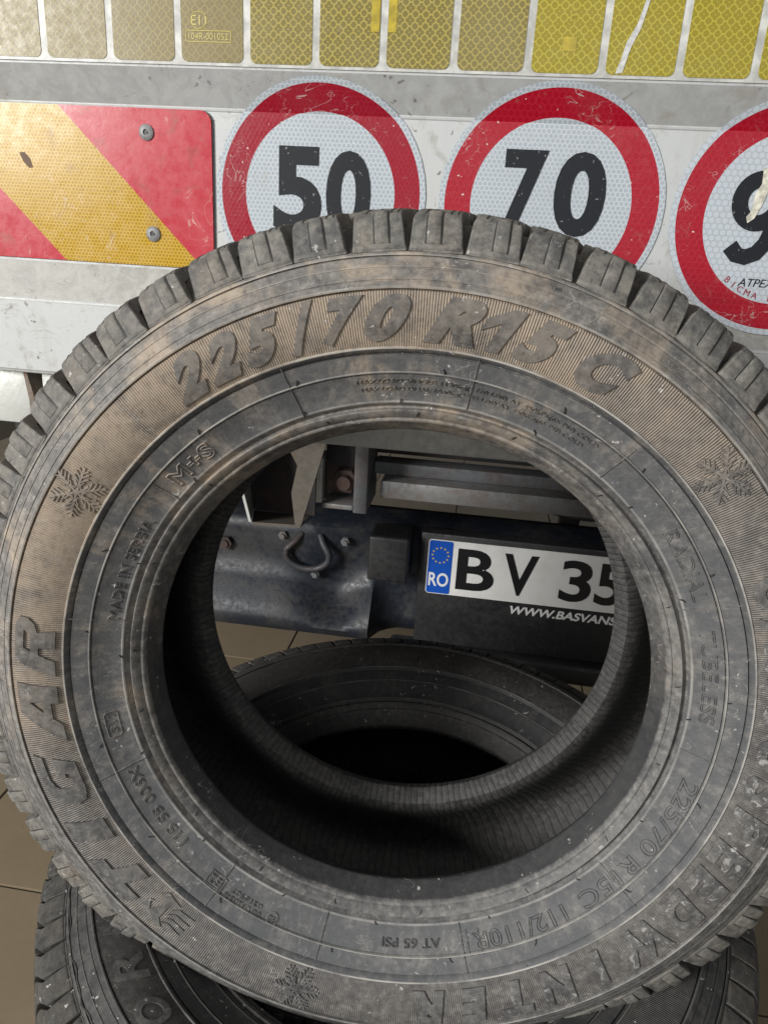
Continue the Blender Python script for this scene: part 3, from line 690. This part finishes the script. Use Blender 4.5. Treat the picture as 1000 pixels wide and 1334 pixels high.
M['ink'] = (lambda t: t.out(t.mix(t.ramp(t.noise(t.pos(), 300., 3, .6), .66, .72, 0., .6), (.014, .016, .020), (.40, .42, .44)), .5, spec=.22))(NT('black_ink'))
def sticker(cx, cz, R, fw, fr):
    rs = [0.0, .024, .048, .0712, .0785, .0947, .1]; n = 120
    bm = bmesh.new(); rows = []
    for r in rs[1:]:
        rows.append([bm.verts.new((cx+r*R/.1*math.cos(2*PI*k/n)*(1+(.0015*math.sin(k*2.1) if r == .1 else 0)), cz+r*R/.1*math.sin(2*PI*k/n), 0)) for k in range(n)])
    bm.faces.new(rows[0])
    for i in range(len(rows)-1):
        for k in range(n):
            f = bm.faces.new((rows[i][k], rows[i][(k+1) % n], rows[i+1][(k+1) % n], rows[i+1][k])); f.material_index = 1 if .0712 <= rs[i+1] < .0947 else 0
    for zz in (CREASE, CREASE+.001, LOW, LOW-.001):
        bmesh.ops.bisect_plane(bm, geom=bm.verts[:]+bm.edges[:]+bm.faces[:], plane_co=(0, zz, 0), plane_no=(0, 1, 0), dist=1e-7)
    for v in bm.verts: v.co = on_tail(v.co.x, v.co.y, .0012)
    bm.normal_update()
    if sum(f.normal.y for f in bm.faces) > 0: bmesh.ops.reverse_faces(bm, faces=bm.faces)
    return under(link('speed_sticker', bm_mesh(bm, 'speed_sticker', None, recalc=False), [fw, fr], TR))
s50 = sticker(-.1703, .0400, .1, M['fw'], M['fr']); s70 = sticker(.0425, .0420, .1005, M['fw'], M['fr2']); s90 = sticker(.2490, .0405, .1, M['fw2'], M['fr2'])
s50['label'] = 'faded 50 speed limit sticker'; s70['label'] = '70 speed limit sticker with red ring'; s90['label'] = 'scraped speed limit sticker with a 9, cut by the picture edge'
def digit(ch, x0, x1, z0, z1, off=.036, parent=None):
    sub(flat_text('printed_digit', ch, (x0+x1)/2, (z0+z1)/2, z1-z0, M['ink'], TR, 0.7385, w=x1-x0, offset=off), parent)
digit('5', -.2145, -.1680, .006, .0815, parent=s50); digit('0', -.1640, -.1215, .004, .0795, parent=s50)
digit('7', -.0008, .0370, .0165, .0868, parent=s70); digit('0', .0452, .0905, .0165, .0870, parent=s70)
digit('0', .2535, .2960, .0005, .0785, parent=s90)
def ribbon(bm, pts, w, z):
    m = len(pts); rows = []
    for i, p in enumerate(pts):
        a = Vector(pts[max(0, i-1)]); b = Vector(pts[min(m-1, i+1)]); u = (b-a).normalized(); q = Vector((-u.y, u.x))*w/2; p = Vector(p)
        rows.append((bm.verts.new((p.x+q.x, 0.7385-z, tz(p.y+q.y))), bm.verts.new((p.x-q.x, 0.7385-z, tz(p.y-q.y)))))
    for r0, r1 in zip(rows, rows[1:]): bm.faces.new((r0[0], r0[1], r1[1], r1[0]))
bm = bmesh.new()
ribbon(bm, [(.2217+.0163*math.cos(k*PI/20), .0540+.0178*math.sin(k*PI/20)) for k in range(41)], .0135, .0003)
ribbon(bm, [(.2380, .0560), (.2382, .0450), (.2370, .0330), (.2335, .0205), (.2270, .0115), (.2185, .0078), (.2110, .0092), (.2040, .0165)], .0135, .0005)
sub(link('printed_digit', bm_mesh(bm, 'printed_digit', None), M['ink'], TR), s90)
sub(flat_text('printed_text', 'ATPEX', .2330, -.0135, .0068, M['ink'], TR, 0.7385, shear=.25), s90)
redink = simple('red_ink', (.30, .01, .03), .45)
for k, ch in enumerate('BICMA DGM'):
    if ch == ' ': continue
    a = D(-128+k*6.2); r = .0665
    sub(flat_text('printed_text', ch, .2490+r*math.cos(a), .0405+r*math.sin(a), .0052, redink, TR, 0.7385, rot=a+PI/2), s90)
paintfl = simple('scraped_film', (.62, .60, .50), .5, var=.3, scale=250.)
sub(prism('scrape_mark', [(.2195, .7384, tz(.080)), (.2260, .7384, tz(.082)), (.2275, .7384, tz(.066)), (.2245, .7384, tz(.052)), (.2200, .7384, tz(.040)), (.2150, .7384, tz(.036)), (.2130, .7384, tz(.041)), (.2165, .7384, tz(.046)), (.2170, .7384, tz(.060)), (.2205, .7384, tz(.068))], (0, -.0004, 0), paintfl, TR), s90)

# --- underside: cross bar, channel, brackets
def metal(name, col, rough=.5, met=.6, rust=.0, rustc=(.20, .09, .045)):
    t = NT(name); p = t.pos(); n1 = t.noise(p, 14., 5, .65, .5); n2 = t.noise(p, 110., 5, .7)
    c = t.mix(t.ramp(n2, .35, .7, 0., .5), col, tuple(v*.6 for v in col))
    c = t.mix(t.ramp(t.math('ADD', n1, t.math('MULTIPLY', n2, .4)), .62, .85, 0., rust), c, rustc)
    return t.out(c, t.ramp(n2, .3, .7, rough-.1, rough+.2), t.bump(n2, .3, .001), met)
M['brack'] = metal('brown_grey_steel', (.13, .115, .095), .7, .1, .6, (.16, .12, .085))
M['galv'] = metal('galvanised_steel', (.68, .70, .67), .42, .35, .2, (.40, .37, .30))
M['steelg'] = metal('pale_steel', (.26, .27, .27), .5, .25, .3)
M['steel'] = metal('grey_painted_steel', (.16, .17, .18), .55, .2, .25)
M['darksteel'] = metal('dark_chassis_steel', (.035, .037, .042), .55, .2, .2)
M['rusty'] = metal('rusty_steel', (.20, .16, .13), .75, .1, .9)
M['rustdark'] = metal('dark_rusty_steel', (.07, .05, .045), .75, .1, .8, (.10, .055, .04))
M['navy'] = metal('navy_bumper_paint', (.013, .017, .026), .42, .05, .55, (.050, .048, .045))
M['darkgrey'] = metal('dark_grey_rod', (.05, .054, .062), .5, .2, .2)
M['blackpl'] = metal('black_plastic', (.016, .017, .019), .45, .0, .25, (.05, .048, .045))
under(box('cross_bar', -.175, 1.15, .752, .800, tz(-.2035), tz(-.1403), M['galv'], TR, .003))
under(box('bed_floor', -1.40, 1.20, .765, 3.6, tz(-.135), tz(-.060), M['darksteel'], TR, .004))
for x in (-.62, .52):
    under(box('chassis_rail', x, x+.08, .90, 3.6, tz(-.30), tz(-.137), M['darksteel'], TR, .004))
under(box('channel_beam', -.158, 1.05, 1.120, 1.16, tz(-.3430), tz(-.3230), M['steel'], TR, .002))
under(box('channel_beam', -.142, 1.05, 1.085, 1.16, tz(-.3710), tz(-.3432), M['steelg'], TR, .002))  # same channel: its lit lower face is painted as a paler steel
under(box('channel_beam', -.165, 1.05, 1.17, 1.21, tz(-.322), tz(-.137), M['darksteel'], TR, .002))
under(box('hanger_plate', -.1800, -.1590, 1.06, 1.16, tz(-.392), tz(-.137), M['steel'], TR, .002))
under(box('hanger_plate', -.2350, -.1802, 1.11, 1.15, tz(-.395), tz(-.26), M['darksteel'], TR, .003))
under(box('hanger_foot', -.2280, -.1805, 1.06, 1.11, tz(-.388), tz(-.380), M['steelg'], TR, .0015))
under(box('hanger_side', -.262, -.237, 1.10, 1.15, tz(-.395), tz(-.32), M['galv'], TR, .002))
under(box('spring_hanger', .185, .225, 1.48, 1.52, tz(-.60), tz(-.137), M['darksteel'], TR, .002))
def cable(pts, r):
    P = []
    for a, b in zip(pts, pts[1:]):
        for k in range(8):
            q = k/8; P.append((a[0]+(b[0]-a[0])*q, a[1]+(b[1]-a[1])*q, tz(a[2]+(b[2]-a[2])*q-.018*math.sin(PI*q))))
    P.append((pts[-1][0], pts[-1][1], tz(pts[-1][2])))
    return under(link('cable', tube_mesh(P, r, 8), M['blackpl'], TR))
cable([(-.15, 1.20, -.375), (-.02, 1.22, -.395), (.07, 1.23, -.392), (.20, 1.22, -.388), (.45, 1.22, -.37), (.9, 1.22, -.34)], .0065)
cable([(-.155, 1.19, -.350), (-.06, 1.21, -.392), (.03, 1.21, -.372), (.11, 1.24, -.412), (.30, 1.22, -.395), (.9, 1.22, -.35)], .0045)
cable([(-.30, 1.16, -.30), (-.25, 1.155, -.36), (-.16, 1.17, -.33)], .006)
# rusty bolt head with nut
def nut(cx, y, cz, r, mat, h=.018):
    bm = bmesh.new()
    for (rr, y0, y1, n) in ((r, y, y-h*.6, 6), (r*.55, y-h*.6, y-h, 12)):
        a = [bm.verts.new((cx+rr*math.cos(2*PI*k/n), y0, tz(cz)+rr*math.sin(2*PI*k/n))) for k in range(n)]
        b = [bm.verts.new((cx+rr*.93*math.cos(2*PI*k/n), y1, tz(cz)+rr*.93*math.sin(2*PI*k/n))) for k in range(n)]
        for k in range(n): bm.faces.new((a[k], a[(k+1) % n], b[(k+1) % n], b[k]))
        bm.faces.new(b); bm.faces.new(a)
    return under(link('bolt', bm_mesh(bm, 'bolt', 30), mat, TR))
nut(-.2000, 1.109, -.352, .022, M['rustdark'], .03)
# folded bracket beside the hole's upper left: side plate, back and lip
under(prism('folded_bracket', [(-.2640, .948, tz(-.250)), (-.2000, .948, tz(-.250)), (-.2045, .948, tz(-.2680)), (-.2335, .948, tz(-.3775)), (-.2420, .948, tz(-.3775)), (-.2480, .948, tz(-.3300)), (-.2400, .948, tz(-.2900)), (-.2520, .948, tz(-.268))], (0, .006, 0), M['brack'], TR))
under(prism('bracket_back', [(-.345, 1.04, tz(-.24)), (-.235, 1.04, tz(-.24)), (-.235, 1.04, tz(-.395)), (-.345, 1.04, tz(-.395))], (0, .006, 0), M['darksteel'], TR))
under(prism('bracket_lip', [(-.3050, .950, tz(-.3800)), (-.2350, .950, tz(-.3772)), (-.242, 1.038, tz(-.3950)), (-.330, 1.038, tz(-.3950))], (0, 0, -.004), M['brack'], TR))
under(prism('bracket_side', [(-.3185, .950, tz(-.3300)), (-.3060, .950, tz(-.3800)), (-.331, 1.038, tz(-.3950)), (-.345, 1.038, tz(-.27)), (-.3250, .950, tz(-.26))], (-.004, 0, 0), M['galv'], TR))
# hinge plates under the left of the tailboard
under(box('hinge_plate', -.560, -.4890, .742, .752, tz(-.2080), tz(-.1402), M['galv'], TR, .002))
under(prism('hinge_web', [(-.489, .735, tz(-.1470)), (-.4855, .735, tz(-.1470)), (-.4800, .735, tz(-.170)), (-.4740, .735, tz(-.200)), (-.4760, .735, tz(-.2100)), (-.4800, .735, tz(-.205)), (-.4860, .735, tz(-.172))], (0, .03, 0), M['rusty'], TR))
under(prism('hinge_lug', [(-.470, .738, tz(-.1405)), (-.452, .738, tz(-.1405)), (-.452, .738, tz(-.170)), (-.458, .738, tz(-.184)), (-.467, .738, tz(-.182)), (-.470, .738, tz(-.165))], (0, .02, 0), M['galv'], TR, .0015))

# --- bumper: pressed sheet, with a dent beside the towing eye
bp = [(1.330, -.470), (1.315, -.472), (1.262, -.486), (1.250, -.495), (1.248, -.512), (1.252, -.550), (1.250, -.590), (1.236, -.606), (1.212, -.640), (1.198, -.662), (1.196, -.676), (1.204, -.692), (1.235, -.694)]
V = []; F = []; nx = 110; m = len(bp)
for i in range(nx+1):
    x = -.85+1.75*i/nx
    dn = math.exp(-((x+.235)/.050)**2); bk_ = min(1., max(0., (x+.20)/.09)); bk_ = bk_*bk_*(3-2*bk_)*.062
    dm = math.exp(-((x+.14)/.10)**2)
    for j, (y, z) in enumerate(bp):
        a = max(0., 1-abs(j-7)/2.5)
        V.append((x, max(y, min(y+bk_, 1.268)) if j > 2 else y, tz(z)) if bk_ > .03 else (x, y+.022*dn*a+.012*dm*(1 if j in (4, 5, 6) else 0)-.010*math.exp(-((x+.30)/.05)**2)*(1 if j in (5,) else 0), tz(z-.026*dn*a)))
for i in range(nx):
    for j in range(m-1): F.append((i*m+j, i*m+j+1, (i+1)*m+j+1, (i+1)*m+j))
me = mesh('bumper', V, F, 50); bu = link('bumper', me, M['navy'], TR); under(bu)
sol = bu.modifiers.new('thickness', 'SOLIDIFY'); sol.thickness = .003; sol.offset = -1
# towing eye: bent rod welded to the bumper face
te = []
for k in range(19):
    a = D(-205+230*k/18); te.append((-.2900+.041*math.cos(a), 1.232, tz(-.5470)+.028*math.sin(a)))
te = [(-.306, 1.250, tz(-.512)), (-.315, 1.238, tz(-.524))] + te + [(-.262, 1.238, tz(-.524)), (-.270, 1.250, tz(-.512))]
under(link('towing_eye', tube_mesh(te, .0062, 12), M['darkgrey'], TR))
for (x, z) in ((-.3400, -.517), (-.2220, -.517), (-.2765, -.5885)): nut(x, 1.2475, z, .009, M['steel'], .012)
nut(-.452, 1.246, -.545, .015, M['darksteel'], .010)
under(box('rubber_buffer', -.1715, -.0990, 1.190, 1.262, tz(-.5645), tz(-.478), M['blackpl'], TR, .006, 3))
# plate carrier and number plate
under(box('plate_carrier', -.0830, .80, 1.2335, 1.262, tz(-.700), tz(-.478), M['blackpl'], TR, .004))
under(box('plate_skirt', -.130, .80, 1.215, 1.262, tz(-.745), tz(-.7005), M['blackpl'], TR, .012, 3))
PY = 1.2315
def plate_mat():
    t = NT('plate_white'); p = t.pos(); n = t.noise(p, 40., 5, .65)
    return t.out(t.mix(t.ramp(n, .4, .8, 0., .35), (.80, .80, .78), (.55, .53, .48)), .38, t.bump(n, .1, .0006), spec=.5)
k = PY/1.267
pz0, pz1 = -.6120*k, -.5030*k; px0 = -.0700*k; px1 = px0+.52
pr_ = rounded_rect(px0, px1, tz(pz0), tz(pz1), .006)
plate = under(prism('number_plate', [(x, PY+.0014, z) for x, z in pr_], (0, -.0014, 0), plate_mat(), TR))
bl = rounded_rect(px0+.0015, px0+.0440, tz(pz0+.0015), tz(pz1-.0015), .004)
band = sub(prism('country_band', [(x, PY-.0002, z) for x, z in bl], (0, -.0005, 0), simple('euro_blue', (.010, .085, .46), .35), TR), plate)
M['pw'] = simple('plate_print_white', (.75, .75, .75), .4); M['py'] = simple('plate_print_gold', (.62, .45, .12), .4)
Yp = PY-.0008
sub(flat_text('country_code', 'RO', px0+.0222, (pz0+pz1)/2-.024, .027, M['pw'], TR, Yp, w=.036, offset=.02), plate)
for q in range(12):
    a = q*PI/6; cx, cz, r = px0+.0225+.0145*math.cos(a), (pz0+pz1)/2+.0235+.0145*math.sin(a), .0026
    st = [(cx+(r if i % 2 == 0 else r*.42)*math.sin(i*PI/5), Yp, tz(cz)+(r if i % 2 == 0 else r*.42)*math.cos(i*PI/5)) for i in range(10)]
    sub(prism('band_star', st, (0, -.0003, 0), M['py'], TR), plate)
Mchar = simple('plate_black', (.012, .012, .014), .4)
CH = [('B', 0.0193, 0.0675), ('V', 0.098, 0.06), ('3', 0.1966, 0.0546), ('5', 0.2549, 0.0477)]
for (ch, cx, w) in CH:
    sub(flat_text('plate_character', ch, cx, (pz0+pz1)/2+.001, .080, Mchar, TR, Yp, w=w, offset=.022), plate)
under(flat_text('carrier_text', 'WWW.BASVANS', .1830, -.6285*k, .0165, M['pw'], TR, 1.2330, w=.190, offset=.03, shear=.2))

# ------------------------------------------------------------------ floor
def tile_mat(name, a, b, rough):
    t = NT(name); p = t.pos(); n1 = t.noise(p, 3., 5, .6); n2 = t.noise(p, 60., 5, .7)
    c = t.mix(t.ramp(n1, .3, .7), a, b); c = t.mix(t.ramp(n2, .62, .72, 0., .35), c, tuple(v*.5 for v in a))
    return t.out(c, t.ramp(n2, .3, .7, rough, rough+.25), t.bump(n2, .1, .001))
fl = box('floor', -5, 5, -3, 7, -.05, -.003, tile_mat('floor_grout', (.07, .055, .035), (.09, .07, .045), .8), None, 0); fl['kind'] = 'structure'; fl['label'] = 'floor of brown tiles under the truck and tyres'
tm = None; pitch = .385
M['tile'] = tile_mat('brown_floor_tile', (.245, .190, .120), (.29, .232, .155), .4)
for i in range(-6, 5):
    for j in range(-3, 9):
        x0 = -.06+i*pitch; y0 = .85+j*pitch
        if tm is None:
            bm = bmesh.new(); box_bm(bm, .002, pitch-.002, .002, pitch-.002, -.006, 0)
            bmesh.ops.bevel(bm, geom=[e for e in bm.edges if all(v.co.z > -.001 for v in e.verts)], offset=.0012, segments=2, affect='EDGES')
            tm = bm_mesh(bm, 'floor_tile', 40); tm.materials.append(M['tile'])
        o = bpy.data.objects.new('floor_tile', tm); COL.objects.link(o); o.parent = fl; o.location = (x0, y0, 0)
